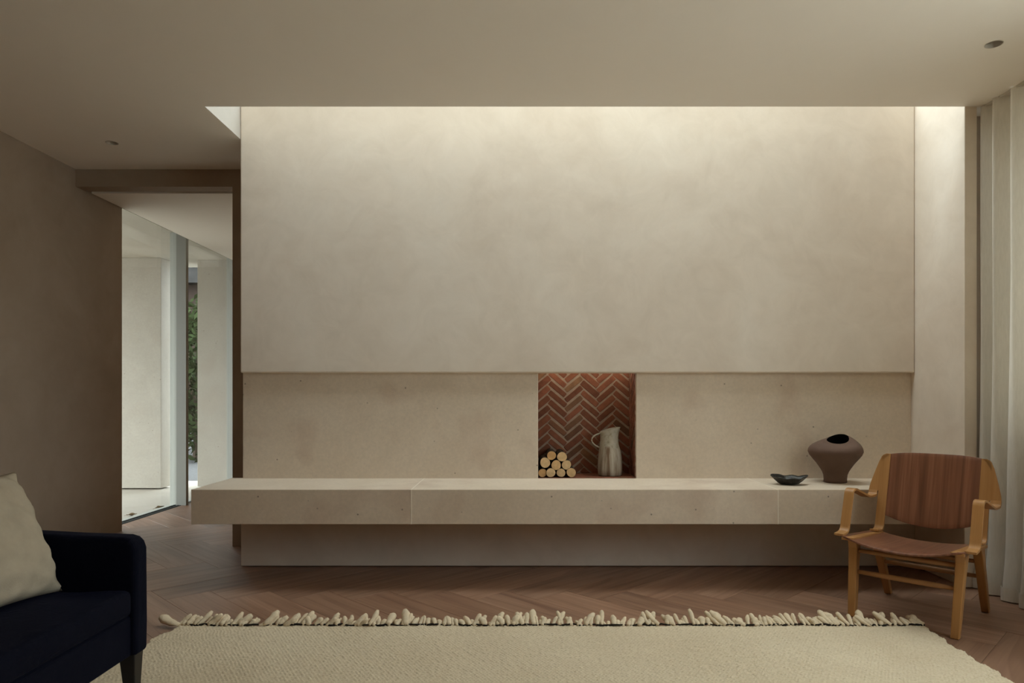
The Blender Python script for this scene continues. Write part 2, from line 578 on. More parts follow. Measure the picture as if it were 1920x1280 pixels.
holed(XL - 0.1, XRW + 0.1, YBK - 0.1, YF, ZC, *LAMPS[0])
holed(XL - 0.1, XCH, YF, YD + 0.1, ZC, *LAMPS[1])
flat(XR + 0.02, XRW + 0.1, YF, YU + 0.5, ZC)
cl.box(XL - 0.1, XRW + 0.1, YBK - 0.1, YF - 0.13, ZC + 0.11, 3.0)
cl.box(XL - 0.1, XCH - 0.1, YF - 0.13, 7.9, ZC + 0.11, 3.0)
cl.box(XCH - 0.1, XRW + 0.1, YU + 0.45, 7.9, ZC + 0.11, ZC + 0.2)
cl.box(XR + 0.05, XRW + 0.1, YF - 0.13, YU + 0.1, ZC + 0.11, 3.0)
sh = MB()
sh.add([(x, y, z) for x in (XCH - 0.12, XR + 0.12) for y, z in ((YF - 0.13, ZC + 0.0005), (YF, ZC + 0.0005), (YT, ZTOP), (YT - 0.13, ZTOP))],
       [(3, 2, 1, 0), (4, 5, 6, 7), (0, 1, 5, 4), (1, 2, 6, 5), (2, 3, 7, 6), (3, 0, 4, 7)])
for xa, xb in ((XCH - 0.12, XCH), (XR + 0.003, XR + 0.12)):
    sh.add([(x, y, z) for x in (xa, xb) for y, z in ((YF - (0.13 if xa < 0 else 0.0), ZC + 0.0005), (YU + 0.1, ZC + 0.0005), (YTB + 0.1, ZTOP), (YT - 0.13, ZTOP))],
           [(3, 2, 1, 0), (4, 5, 6, 7), (0, 1, 5, 4), (1, 2, 6, 5), (2, 3, 7, 6), (3, 0, 4, 7)])
sh.add([(x, y, z) for x in (XCH - 0.12, XR + 0.12) for y, z in ((YU + 0.04, ZBR - 0.15), (YU + 0.10, ZBR - 0.15), (YTB + 0.1, ZTOP), (YTB, ZTOP))],
       [(3, 2, 1, 0), (4, 5, 6, 7), (0, 1, 5, 4), (1, 2, 6, 5), (2, 3, 7, 6), (3, 0, 4, 7)])
struct('wall_shaft', sh, SHAFT, 'made-up splayed lining of the rooflight shaft, shaped for the light', 'wall')  # height and splay above the slot made up to balance wall light
struct('ceiling', cl, CEIL, 'smooth beige plaster ceiling with a long rooflight slot', 'ceiling')

hc = MB().box(-3.08, -1.2, YD + 0.146, 7.72, 2.505, 2.60)
struct('ceiling_hall', hc, CEIL, 'lower hall ceiling beyond the doorway', 'ceiling')
trk = MB().box(XL + 0.002, -1.9, YD + 0.113, YD + 0.146, 2.545, 2.57)
struct('trim_1', trk, BLACK, 'black shadow slot above the doorway', 'trim')

# rooflight; its glass is out of view, enlarged to admit more light
win3 = tag(empty('window_3', (0, 0, ZTOP)), 'long frameless rooflight above the fireplace wall', 'rooflight', kind='structure')
MB().box(XCH - 0.05, XR + 0.05, YT - 0.05, YTB + 0.05, 0.0, 0.012).build('pane', GLASS, win3)
fr = MB().box(XCH - 0.12, XR + 0.12, YT - 0.13, YT - 0.05, 0, 0.03).box(XCH - 0.12, XR + 0.12, YTB + 0.05, YTB + 0.13, 0, 0.03)
fr.box(XCH - 0.12, XCH - 0.05, YT - 0.05, YTB + 0.05, 0, 0.03).box(XR + 0.05, XR + 0.12, YT - 0.05, YTB + 0.05, 0, 0.03)
fr.build('frame', FRAME, win3)
portal('portal_rooflight', ((XCH + XR) / 2, (YT + YTB) / 2, ZTOP - 0.01), (0, 0, 0), XR - XCH, YTB - YT)

# ------------------------------------------------------------------ walls
struct('wall_left', MB().box(XL - 0.2, XL, YBK, 5.32, -0.1, ZC + 0.12), PLASTER_SHADED, 'plain shade-darkened plaster wall behind the navy sofa', 'wall', bevel=0.004)
struct('wall_rear', MB().box(XL - 0.2, XRW + 0.2, YBK - 0.2, YBK, -0.1, ZC + 0.12), PLASTER_SHADED, 'plain plaster wall facing the fireplace', 'wall')
WY0, WY1, WZ0, WZ1 = -0.2, 3.55, 0.9, 2.55           # opening of the unseen side window, sized to balance the room light
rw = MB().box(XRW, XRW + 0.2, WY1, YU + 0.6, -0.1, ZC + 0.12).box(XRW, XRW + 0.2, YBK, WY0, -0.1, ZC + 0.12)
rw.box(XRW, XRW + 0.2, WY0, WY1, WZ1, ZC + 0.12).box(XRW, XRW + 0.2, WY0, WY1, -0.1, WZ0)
struct('wall_right', rw, PLASTER_SHADED, 'plaster wall with an unseen wide window beside the curtain', 'wall')
ww = tag(empty('window_2', (XRW + 0.1, (WY0 + WY1) / 2, 0)), 'unseen wide window in the curtained wall, sized for the light', 'window', kind='structure')
hy = (WY1 - WY0) / 2
f2 = MB().box(-0.03, 0.03, -hy, hy, WZ0, WZ0 + 0.05).box(-0.03, 0.03, -hy, hy, WZ1 - 0.05, WZ1)
for yy in (-hy, -0.025, hy - 0.05):
    f2.box(-0.03, 0.03, yy, yy + 0.05, WZ0 + 0.05, WZ1 - 0.05)
f2.build('frame', FRAME, ww)
MB().box(-0.006, 0.006, -hy + 0.04, -0.02, WZ0 + 0.04, WZ1 - 0.04).build('pane', GLASS, ww)
MB().box(-0.006, 0.006, 0.02, hy - 0.04, WZ0 + 0.04, WZ1 - 0.04).build('pane', GLASS, ww)
portal('portal_side_window', (XRW + 0.16, (WY0 + WY1) / 2, (WZ0 + WZ1) / 2), (0, math.pi / 2, 0), WZ1 - WZ0, WY1 - WY0)

struct('wall_light_stop', MB().box(2.497, XRW, 3.86, 3.96, -0.1, ZC + 0.1), PLASTER_SHADED, 'unseen wall strip added to stop light behind the curtain end', 'wall')  # added out of view to block a light leak beside the curtain
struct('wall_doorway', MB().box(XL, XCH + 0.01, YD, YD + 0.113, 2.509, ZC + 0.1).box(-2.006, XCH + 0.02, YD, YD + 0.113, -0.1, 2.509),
       PLASTER_SHADED, 'plaster lintel and pier around the hall opening', 'wall')
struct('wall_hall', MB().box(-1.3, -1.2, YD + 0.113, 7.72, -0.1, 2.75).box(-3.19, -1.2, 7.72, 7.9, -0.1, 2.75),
       PLASTER_SHADED, 'plain plaster wall closing the hall', 'wall')

# fireplace wall
wf = MB().box(XCH, XR, YU, YU + 0.12, ZLIP, ZBR)
wf.box(XCH, XCH + 0.1, YU + 0.12, 4.9, ZLIP, ZC + 0.1)
wall_f = struct('wall_fireplace', wf, PLASTER, 'tall pale clay plaster chimney breast under the rooflight', 'wall', bevel=0.009, seg=3)
pan = MB().box(XCH, NX0, YP, 4.28, ZB1 - 0.05, ZLIP + 0.02)
pan.build('stone_panel', STONE, wall_f, bevel=0.003)
pan = MB().box(NX1, XR, YP, 4.28, ZB1 - 0.05, ZLIP + 0.02)
pan.build('stone_panel', STONE, wall_f, bevel=0.003)
core = MB().box(XCH + 0.001, NX0 - 0.07, 4.275, 4.88, ZB0, ZLIP + 0.02).box(NX1 + 0.07, XR, 4.275, 4.88, ZB0, ZLIP + 0.02)
core.box(NX0 - 0.07, NX1 + 0.07, NYB + 0.05, 4.88, ZB0, ZLIP + 0.02)
core.build('masonry_core', PLASTER, wall_f)
MB().box(XCH + 0.004, XR, YU, 4.88, 0.004, ZB0 + 0.02).build('plinth', PLASTER, wall_f, bevel=0.004)
# niche lining
mo = MB().box(NX0 - 0.07, NX1 + 0.07, NYB + 0.0035, NYB + 0.05, ZB1 - 0.06, NZ1 + 0.02)
mo.box(NX0 - 0.07, NX0 - 0.006, 4.262, NYB + 0.01, ZB1 - 0.06, NZ1 + 0.02).box(NX1 + 0.006, NX1 + 0.07, 4.262, NYB + 0.01, ZB1 - 0.06, NZ1 + 0.02)
mo.box(NX0 - 0.006, NX1 + 0.006, 4.262, NYB + 0.01, ZB1 - 0.06, ZB1 - 0.008)
mo.build('mortar_bed', MORTAR, wall_f)
BA, BDX, BP = math.radians(40), 0.1075, 0.0643     # brick tilt, column spacing, course spacing
BLEN, BWID = 0.140, 0.037


def bricks(a0, a1, b0, b1, to3, ph=0.0, pv=0.0):
    """herringbone over the rectangle a0..a1 x b0..b1; to3(a, b, d) gives the point d proud of the mortar"""
    nc, nr = int((a1 - a0) / BDX) + 3, int((b1 - b0) / BP) + 5
    for c in range(-1, nc):
        s = -1 if c % 2 else 1
        for r in range(-2, nr):
            cx = a0 + ph + c * BDX
            cy = b0 + pv + r * BP + (BP / 2 if c % 2 else 0)
            an = s * BA + random.uniform(-0.02, 0.02)
            ca, sa = math.cos(an), math.sin(an)
            hl, hw = BLEN / 2 + random.uniform(-0.003, 0.002), BWID / 2 + random.uniform(-0.0025, 0.0015)
            ch = 0.004
            quad = [(cx + ca * x - sa * y, cy + sa * x + ca * y) for x, y in
                    ((-hl + ch, -hw), (hl - ch, -hw), (hl, -hw + ch), (hl, hw - ch), (hl - ch, hw), (-hl + ch, hw), (-hl, hw - ch), (-hl, -hw + ch))]
            q = clip_poly(quad, a0, a1, b0, b1)
            if not q:
                continue
            n = len(q)
            d1 = random.uniform(-0.0012, 0.0008)
            mx, my = sum(p[0] for p in q) / n, sum(p[1] for p in q) / n
            c0 = Vector(to3(mx, my, 0))
            pts = [Vector(to3(x, y, -0.025)) - c0 for x, y in q] + [Vector(to3(x, y, d1)) - c0 for x, y in q]
            m = MB().add(pts, [tuple(range(n - 1, -1, -1)), tuple(range(n, 2 * n))] + [(i, (i + 1) % n, n + (i + 1) % n, n + i) for i in range(n)])
            o = m.build('brick', BRICK, wall_f, bevel=0.0018, seg=1)
            o.location = c0


bricks(NX0 - 0.006, NX1 + 0.006, ZB1, NZ1 + 0.012, lambda a, b, d: (a, NYB - d, b), 0.035, 0.010)
bricks(4.264, NYB, ZB1, NZ1 + 0.012, lambda a, b, d: (NX1 - d, a, b), 0.02)
bricks(4.264, NYB, ZB1, NZ1 + 0.012, lambda a, b, d: (NX0 + d, a, b), 0.02)
bricks(NX0, NX1, 4.264, NYB, lambda a, b, d: (a, b, ZB1 + d), 0.03)

# return wall at the end of the bench
struct('wall_return', MB().box(XR, 2.497, YF, 4.9, 0.003, ZC + 0.3), PLASTER, 'narrow plaster return wall between the bench and the curtain', 'wall', bevel=0.003)

# ------------------------------------------------------------------ stone bench
bench = tag(empty('stone_bench', (0.3, 3.99, ZB0)), 'long floating limestone bench along the fireplace wall', 'bench')
segs = [(-1.798, -0.594), (-0.594, 1.410), (1.410, XR)]
for a, b in segs:
    c = (a + b) / 2
    y0, y1, y2, hz = YF - 3.99, YP - 3.99, 4.262 - 3.99, ZB1 - ZB0
    pl = [(a - c, y0), (b - c, y0), (b - c, y1)] + ([(XCH - c, y1), (XCH - c, y2), (a - c, y2)] if a < -1 else [(a - c, y1)])
    k = len(pl)
    sl = MB().add([(x, y, 0) for x, y in pl] + [(x, y, hz) for x, y in pl],
                  [tuple(range(k - 1, -1, -1)), tuple(range(k, 2 * k))] + [(i, (i + 1) % k, k + (i + 1) % k, k + i) for i in range(k)])
    o = sl.build('slab', STONE, bench, bevel=0.002)
    o.location = (c - 0.3, 0, 0)
for x in (-0.594, 1.410):
    MB().box(x - 0.3028, x - 0.2972, YF - 3.9915, YP - 3.99, -0.0004, ZB1 - ZB0 + 0.0004).build('joint', JOINT, bench)

# ------------------------------------------------------------------ hall window
win1 = tag(empty('window_1', (-3.28, 6.5, 0)), 'tall sliding glass doors beyond the hall opening', 'window', kind='structure')


def w1(mb, name, m, **kw):
    mb.v = [(x + 3.28, y - 6.5, z) for x, y, z in mb.v]
    return mb.build(name, m, win1, **kw)


GH = 2.70
w1(MB().box(-3.345, -3.325, 5.2, 6.62, 0.0, GH), 'pane', GLASS)
w1(MB().box(-3.245, -3.225, 6.6, 7.72, 0.0, GH), 'pane', GLASS)
w1(MB().box(-3.30, -3.205, 6.552, 6.60, -0.01, GH), 'mullion', FRAME, bevel=0.002)
w1(MB().box(-3.385, -3.318, 6.60, 6.66, -0.01, GH), 'outer_stile', FRAME_L, bevel=0.002)
w1(MB().box(-3.322, -3.298, 6.605, 6.65, -0.01, GH), 'gasket', FRAME_D)
w1(MB().box(-3.313, -3.303, 6.56, 6.61, -0.01, GH), 'cover_strip', FRAME_L)
w1(MB().box(-3.275, -3.20, 7.62, 7.70, -0.01, GH), 'end_stile', FRAME_L, bevel=0.002)
w1(MB().box(-3.40, -3.262, 5.2, 7.72, -0.06, -0.004), 'sill_track', FRAME_L)
w1(MB().box(-3.322, -3.306, 5.2, 6.56, -0.05, 0.006), 'track_rail', FRAME_D)
w1(MB().box(-3.286, -3.272, 5.2, 7.72, -0.05, 0.004), 'track_rail', FRAME_D)
w1(MB().box(-3.262, -3.254, 5.2, 7.72, -0.05, 0.002), 'track_rail', FRAME_D)
w1(MB().box(-3.40, -3.20, 5.2, 7.72, GH, GH + 0.1), 'head', FRAME)
portal('portal_hall_window', (-3.42, 6.5, 1.3), (0, -math.pi / 2, 0), 2.6, 2.4)

# ------------------------------------------------------------------ outside
og = MB().box(-9.0, -3.40, 2.5, 8.6, -0.3, -0.02)
terr = struct('ground_terrace', og, OUTSTONE, 'pale stone terrace outside the hall window', 'ground')
gg = MB().box(-40, -3.2, 8.6, 60, -0.3, -0.03).box(-40, -9.0, -30, 8.6, -0.3, -0.03).box(-9, -3.4, -30, 2.5, -0.3, -0.03)
struct('ground_gravel', gg, GRAVEL, 'dark gravel ground beyond the terrace', 'ground')
struct('ground_bounce', MB().box(2.88, 30, -20, 30, -0.3, -0.03), BOUNCE, 'unseen pale ground added to bounce light through the side window', 'ground')  # added out of view as a reflector for the ceiling
struct('ceiling_canopy', MB().box(-6.4, -3.352, 3.2, 8.4, ZC, 2.95).box(-3.352, -3.18, 7.73, 8.4, ZC, 2.95), OUTSTONE, 'pale canopy soffit over the terrace', 'canopy')  # outer reach, out of view, extended to shade the terrace
struct('wall_pier', MB().box(-5.0, -4.106, 7.81, 8.03, -0.005, ZC), OUTSTONE, 'pale stone pier standing on the terrace', 'pier', bevel=0.004)
struct('wall_fin', MB().box(-3.757, -3.20, 7.95, 8.25, -0.005, ZC), OUTSTONE, 'pale board-marked wall outside the far glass pane', 'wall', bevel=0.004)

for (lx, ly, a, ll) in ((-3.47, 6.10, 0.2, 'curled dry leaf on the terrace beside the wall'), (-3.43, 6.50, 1.0, 'crumpled dry leaf on the terrace beside the mullion')):
    root = tag(empty('fallen_leaf', (lx, ly, -0.02), a), ll, 'leaf', 'dry leaves on the terrace')
    rows = []
    for i in range(9):
        t = i / 8
        hw = 0.022 * math.sin(math.pi * min(1, t * 1.02)) ** 0.8 + 0.0006
        x = (t - 0.5) * 0.085
        rows.append([(x, s * hw, 0.004 + 0.016 * abs(s) ** 1.5 * math.sin(math.pi * t) + 0.010 * (t - 0.4) ** 2 * 4 + 0.004 * math.sin(9 * t + 4 * s)) for s in (-1, -0.5, 0, 0.5, 1)])
    o = MB().loft(rows, close=False).build('blade', DRYLEAF, root, smooth=True)
    so = o.modifiers.new('thick', 'SOLIDIFY')
    so.thickness = 0.0012
    MB().tube([(-0.043, 0, 0.008), (-0.055, 0.002, 0.004), (-0.066, 0.006, 0.002)], 0.0012, 6).build('stalk', DRYLEAF, root)


def shrub(loc, rx, rz, h, nl, label, seed):
    r = np.random.RandomState(seed)
    root = tag(empty('garden_shrub', loc), label, 'shrub', 'shrubs beyond the terrace')
    MB().tube([(0, 0, -0.03), (0.05, 0.02, h * 0.4), (0.02, 0, h * 0.8)], [0.07, 0.05, 0.02], 8).build('trunk', TRUNK, root)
    for k in range(5):
        a = k * 1.3
        MB().tube([(0.03, 0, h * 0.25 + 0.1 * k), (0.3 * rx * math.cos(a), 0.3 * rx * math.sin(a), h * 0.5 + 0.1 * k), (0.7 * rx * math.cos(a), 0.7 * rx * math.sin(a), h * 0.7)],
                  [0.03, 0.02, 0.008], 6).build('branch', TRUNK, root)
    vs, fs = [], []
    for i in range(nl):
        d = r.normal(size=3)
        d /= np.linalg.norm(d)
        q = r.uniform(0.35, 1.0) ** 0.5 * (1 + 0.25 * math.sin(5 * d[0] + 3 * d[2] + seed))
        c = np.array([d[0] * rx * q, d[1] * rx * q, h * 0.55 + d[2] * rz * q])
        c[2] = max(c[2], 0.03)
        a = r.normal(size=3)
        a /= np.linalg.norm(a)
        b = np.cross(a, r.normal(size=3))
        b /= np.linalg.norm(b)
        s = r.uniform(0.05, 0.10)
        o = len(vs)
        vs += [tuple(c - a * s), tuple(c + b * s * 0.4), tuple(c + a * s), tuple(c - b * s * 0.4)]
        fs.append((o, o + 1, o + 2, o + 3))
    m = MB()
    m.v, m.f = vs, fs
    tag(m.build('foliage', LEAF, root), kind='stuff')


shrub((-5.5, 11.6, -0.03), 1.1, 1.35, 2.6, 5000, 'round leafy shrub seen in the gap beside the pier', 3)
shrub((-7.4, 13.2, -0.03), 1.2, 1.2, 2.4, 3500, 'leafy shrub standing behind the stone pier', 5)
shrub((-4.6, 14.2, -0.03), 1.1, 1.2, 2.3, 3000, 'leafy shrub growing in front of the dark house', 8)
house = tag(empty('far_house', (-8, 21, -0.03)), 'dark brick house with a slate roof beyond the shrubs', 'house')
MB().box(-5, 5, 0, 6, 0, 4.6).build('wall', NBRICK, house)
MB().add([(-5.3, -0.4, 4.5), (5.3, -0.4, 4.5), (5.3, 6.4, 4.5), (-5.3, 6.4, 4.5), (-5.3, 3, 7.6), (5.3, 3, 7.6)],
         [(0, 1, 5, 4), (3, 4, 5, 2), (0, 4, 3), (1, 2, 5), (0, 3, 2, 1)]).build('roof', SLATE, house)
for xx in (-3, 0.2, 3.2):
    o = MB().box(xx - 0.5, xx + 0.5, -0.04, 0.02, 1.2, 2.6).build('window', FRAME_L, house)
    MB().box(xx - 0.43, xx + 0.43, -0.05, 0.0, 1.27, 2.53).build('pane', FRAME_D, o)

# ------------------------------------------------------------------ recessed lamps
for (cx, cy, r), ll in zip(LAMPS, ('small round recessed downlight in the ceiling near the curtain', 'small round recessed downlight in the ceiling before the doorway')):
    root = tag(empty('recessed_downlight', (cx, cy, ZC)), ll, 'downlight', 'recessed ceiling downlights')
    n = 32

    def ring(rr, z):
        return [(rr * math.cos(2 * math.pi * i / n), rr * math.sin(2 * math.pi * i / n), z) for i in range(n)]
    MB().loft([ring(r + 0.003, 0.001), ring(r + 0.003, -0.0015), ring(r, -0.0015), ring(r - 0.001, 0.004), ring(r - 0.004, 0.045), ring(r + 0.001, 0.047), ring(r + 0.0025, 0.002)],
              cap0=False, cap1=False).build('housing', LAMPWHITE, root, smooth=False)
    MB().loft([ring(r - 0.0045, 0.03), ring(r - 0.012, 0.034), ring(r - 0.014, 0.05)], cap0=False).build('lens', LAMPDARK, root)

# ------------------------------------------------------------------ curtain
cu = []
NYC, NZC = 460, 26
y_a, y_b = 3.722, 2.45
for j in range(NZC + 1):
    z = ZC - 0.006 - (ZC - 0.014) * j / NZC
    row = []
    low = max(0.0, 1 - z / 0.25)
    for i in range(NYC + 1):
        y = y_a + (y_b - y_a) * i / NYC
        ph = 2 * math.pi * (y_a - y) / 0.118 + 0.6 * math.sin((y_a - y) * 9.0) + 2.9
        amp = 0.026 + 0.006 * math.sin(y * 23) + 0.010 * (1 - z / ZC)
        x = 2.538 + amp * math.cos(ph) + 0.006 * math.sin(2 * ph + z * 1.5) - 0.012 * (1 - z / ZC) * 1.5
        x += low * (0.012 * math.sin(y * 41 + 1) - 0.02)
        row.append((x - 2.545, y - 3.0 + 0.006 * math.sin(z * 2 + ph), z + low * 0.0))
    cu.append(row)
curtain = tag(empty('sheer_curtain', (2.545, 3.0, 0)), 'full-height pale sheer linen curtain hanging in soft folds beside the chair', 'curtain')
MB().loft(cu, close=False).build('fabric', CURT, curtain, smooth=True)
MB().box(-0.02, 0.02, -0.75, 0.715, ZC - 0.012, ZC + 0.004).build('track', LAMPWHITE, curtain)
hm = []
for zz in (0.006, 0.075):
    hm.append([(p[0] - 0.003, p[1], zz) for p in cu[-1]])
MB().loft(hm, close=False).build('hem', CURT, curtain, smooth=True)

# ------------------------------------------------------------------ rug
RX0, RX1, RY1, RY0 = -1.545, 1.835, 3.085, 0.75
rug = tag(empty('wool_rug', (0.145, 2.0, 0)), 'large cream hand-woven wool rug with a thick tufted fringe', 'rug')
xs = np.arange(RX0, RX1 + 1e-6, 0.0042)
ys = np.concatenate([np.arange(RY1, 2.32, -0.0042), np.arange(2.32, RY0, -0.03)])
Xg, Yg = np.meshgrid(xs, ys)
CX, CY = 0.0150, 0.0125
rowi = np.floor(Yg / CY)
fx = (Xg / CX + 0.5 * (rowi % 2)) % 1.0
fy = (Yg / CY) % 1.0
colI = np.floor(Xg / CX + 0.5 * (rowi % 2))
hsh = np.modf(np.abs(np.sin(rowi * 12.9898 + colI * 78.233) * 43758.5453))[0]
hh = (np.sin(math.pi * fx) ** 0.7) * (np.sin(math.pi * fy) ** 0.7)
Zg = 0.010 + 0.0045 * hh * (0.55 + 0.9 * hsh) + 0.0015 * np.sin(Xg * 7.3) * np.sin(Yg * 5.1)
edge = np.minimum.reduce([Xg - RX0, RX1 - Xg, RY1 - Yg, np.full_like(Xg, 1.0)])
Zg = np.where(edge < 0.004, 0.001, Zg)
wv = 0.006 * np.sin(Yg * 37) + 0.004 * np.sin(Yg * 91 + 1) + 0.012 * np.sin(Yg * 6.1)
tR = np.clip((Xg - (RX1 - 0.5)) / 0.5, 0, 1)
tL = np.clip(((RX0 + 0.5) - Xg) / 0.5, 0, 1)
Xw = Xg + wv * tR - wv * tL
Xw += tL * -0.06 * np.clip((RY1 - Yg - 0.03) / 0.12, 0, 1) * 0.6 - tR * 0.05 * np.clip((RY1 - Yg) / 0.7, 0, 1)
Yw = Yg + 0.004 * np.sin(Xg * 11) * np.clip((Yg - 2.9) / 0.18, 0, 1)
nr_, nc_ = Xg.shape
pts = np.stack([Xw - 0.145, Yw - 2.0, Zg], -1).reshape(-1, 3)
idx = np.arange(nr_ * nc_).reshape(nr_, nc_)
quads = np.stack([idx[:-1, :-1], idx[1:, :-1], idx[1:, 1:], idx[:-1, 1:]], -1).reshape(-1, 4)
me = bpy.data.meshes.new('woven_field')
me.vertices.add(len(pts))
me.vertices.foreach_set('co', pts.astype(np.float32).ravel())
me.loops.add(quads.size)
me.loops.foreach_set('vertex_index', quads.astype(np.int32).ravel())
me.polygons.add(len(quads))
me.polygons.foreach_set('loop_start', np.arange(0, quads.size, 4, dtype=np.int32))
me.polygons.foreach_set('use_smooth', np.ones(len(quads), dtype=bool))
me.update(calc_edges=True)
me.materials.append(WOOL)
o = bpy.data.objects.new('woven_field', me)
COL.objects.link(o)
o.parent = rug
# dark stitch line
cp, x = [], RX0 + 0.05
while x < RX1:
    cp.append((x - 0.145, RY1 - 2.0 + 0.004 * math.sin(x * 11) + 0.003 * math.sin(x * 83) + random.uniform(-0.0025, 0.0025), 0.0165 + 0.002 * math.sin(x * 61)))
    x += 0.012
MB().tube(cp, [0.0036 + 0.0014 * math.sin(i * 0.37) for i in range(len(cp))], 6).build('edge_cord', CORD, rug)
# fringe tufts
tuft_meshes = []
for k in range(14):
    r = random.Random(100 + k)
    ln = r.uniform(0.045, 0.088)
    rad = r.uniform(0.0105, 0.0175)
    up = r.uniform(0.25, 1.0)
    bend = r.uniform(-0.5, 0.5)
    pts_, rr = [], []
    for i in range(8):
        t = i / 7
        pts_.append((bend * 0.04 * t * t, ln * t * math.cos(up * 0.8 * (0.5 + 0.5 * t)), 0.012 + ln * t * math.sin(up * 0.8 * (0.5 + 0.5 * t)) * (1 - 0.25 * t) + rad * 0.3))
        rr.append(rad * (0.55, 0.72, 0.84, 0.94, 1.0, 1.0, 0.86, 0.5)[i] * r.uniform(0.88, 1.12))
    m = MB().tube(pts_, rr, 8, 0.9)
    me_ = m.mesh('tassel')
    me_.materials.append(TASSEL)
    me_.polygons.foreach_set('use_smooth', [True] * len(me_.polygons))
    tuft_meshes.append(me_)
x = RX0 + 0.0
k = 0
while x < RX1 + 0.005:
    for lay in range(2 if k % 3 else 1):
        o = bpy.data.objects.new('tassel', random.choice(tuft_meshes))
        COL.objects.link(o)
        o.parent = rug
        o.location = (x - 0.145 + random.uniform(-0.006, 0.006), RY1 - 2.0 - 0.002 + 0.004 * math.sin(x * 11) + 0.006 * lay, 0.0)
        lean = -0.5 if x < -0.7 else (0.25 if x > 0.6 else -0.05)
        o.rotation_euler = (0, 0, random.gauss(lean, 0.38))
        s = random.uniform(0.7, 1.12) * (0.72 if lay else 1.0)
        o.scale = (s * random.uniform(0.85, 1.2), s, s)
    x += random.uniform(0.014, 0.026)
    k += 1
o = bpy.data.objects.new('tassel', tuft_meshes[3])
COL.objects.link(o)
o.parent = rug
o.location = (RX0 - 0.145 + 0.01, RY1 - 2.0 - 0.01, 0)
o.rotation_euler = (-0.25, 0, 1.25)
o.scale = (1.7, 1.5, 1.3)

# ------------------------------------------------------------------ armchair
CH_O, CH_B = (1.7367, 3.1087), Vector((0.714, 0.700, 0))
chair = tag(empty('lounge_chair', (CH_O[0], CH_O[1], 0), math.atan2(-0.714, 0.700)), 'low beech and walnut plywood armchair standing beside the curtain', 'chair')
# local frame: x to the chair's own far side, y to its back, z up


def strip(path, u0, u1, th):
    """bent plywood strip: path of (y, z) points; u0/u1 are width limits (number or list)"""
    n = len(path)
    L_, R_ = (u0 if isinstance(u0, list) else [u0] * n), (u1 if isinstance(u1, list) else [u1] * n)
    rings = []
    for i in range(n):
        a, b = Vector(path[max(i - 1, 0)]), Vector(path[min(i + 1, n - 1)])
        d = (b - a).normalized()
        nn = Vector((-d.y, d.x)) * th / 2
        p = Vector(path[i])
        q0, q1 = p + nn, p - nn
        rings.append([(L_[i], q0.x, q0.y), (R_[i], q0.x, q0.y), (R_[i], q1.x, q1.y), (L_[i], q1.x, q1.y)])
    return MB().loft(rings)


def rounded(pts, rad, n=6):
    """polyline with rounded corners"""
    pts = [Vector(p) for p in pts]
    out = [tuple(pts[0])]
    for i in range(1, len(pts) - 1):
        a, b, c = pts[i - 1], pts[i], pts[i + 1]
        r = min(rad, (a - b).length * 0.48, (c - b).length * 0.48)
        p, q = b + (a - b).normalized() * r, b + (c - b).normalized() * r
        for k in range(n + 1):
            t = k / n
            out.append(tuple((1 - t) ** 2 * p + 2 * t * (1 - t) * b + t * t * q))
    out.append(tuple(pts[-1]))
    return out


def back_v(z):      # y of the back surface at height z
    return 0.415 + (z - 0.38) * 0.30


for sg in (-1, 1):
    frame = tag(empty('side_frame'))
    frame.parent = chair
    # inner upright with foot on the seat
    pth = rounded([(0.33, 0.362), (0.405, 0.352), (back_v(0.56), 0.56), (back_v(0.71), 0.71)], 0.05, 7)
    pth += [(back_v(z), z) for z in (0.725, 0.735, 0.743)]
    uo = [sg * (0.247 if z < 0.73 else 0.240 if z < 0.74 else 0.224) for _, z in pth]
    strip(pth, sg * 0.203, uo, 0.011).build('upright', BEECH, frame, bevel=0.0015)
    # triangular side panel
    pz = [0.548, 0.575, 0.62, 0.67, 0.70, 0.725, 0.735, 0.742]
    out = [0.294, 0.291, 0.280, 0.266, 0.257, 0.246, 0.237, 0.214]
    strip([(back_v(z), z) for z in pz], [sg * v for v in (0.242, 0.242, 0.242, 0.242, 0.240, 0.222, 0.212, 0.205)], [sg * v for v in out], 0.011).build('side_panel', BEECH, frame, bevel=0.0015)
    # arm: from the panel forward, down to the seat
    arm = [(back_v(0.552), 0.552), (back_v(0.552) - 0.012, 0.527), (0.36, 0.527), (0.165, 0.586), (0.128, 0.582), (0.062, 0.386), (-0.012, 0.381)]
    strip(rounded(arm, 0.028, 7), sg * 0.250, sg * 0.294, 0.011).build('arm', BEECH, frame, bevel=0.0015)
    # rail under the seat edge, joining the legs
    rail = strip(rounded([(-0.03, 0.370), (0.20, 0.356), (0.40, 0.342)], 0.05, 6), sg * 0.20, sg * 0.252, 0.014)
    rail.build('rail', BEECH, frame, bevel=0.0015)

    def leg(p0, p1, name):
        rings = []
        for t, wu, wv_ in ((0.0, 0.034, 0.034), (0.25, 0.036, 0.039), (0.7, 0.038, 0.046), (0.88, 0.040, 0.053), (0.97, 0.040, 0.075), (1.0, 0.040, 0.095)):
            c = Vector(p0).lerp(Vector(p1), t)
            rings.append([(c.x + a * wu / 2, c.y + b * wv_ / 2, c.z) for a, b in ((-1, -1), (1, -1), (1, 1), (-1, 1))])
        MB().loft(rings).build('leg', BEECH, chair, bevel=0.005, seg=3)
    leg((sg * 0.213, 0.0, 0.0), (sg * 0.225, 0.065, 0.364), 'leg')
    leg((sg * 0.218, 0.53, 0.0), (sg * 0.225, 0.345, 0.346), 'leg')
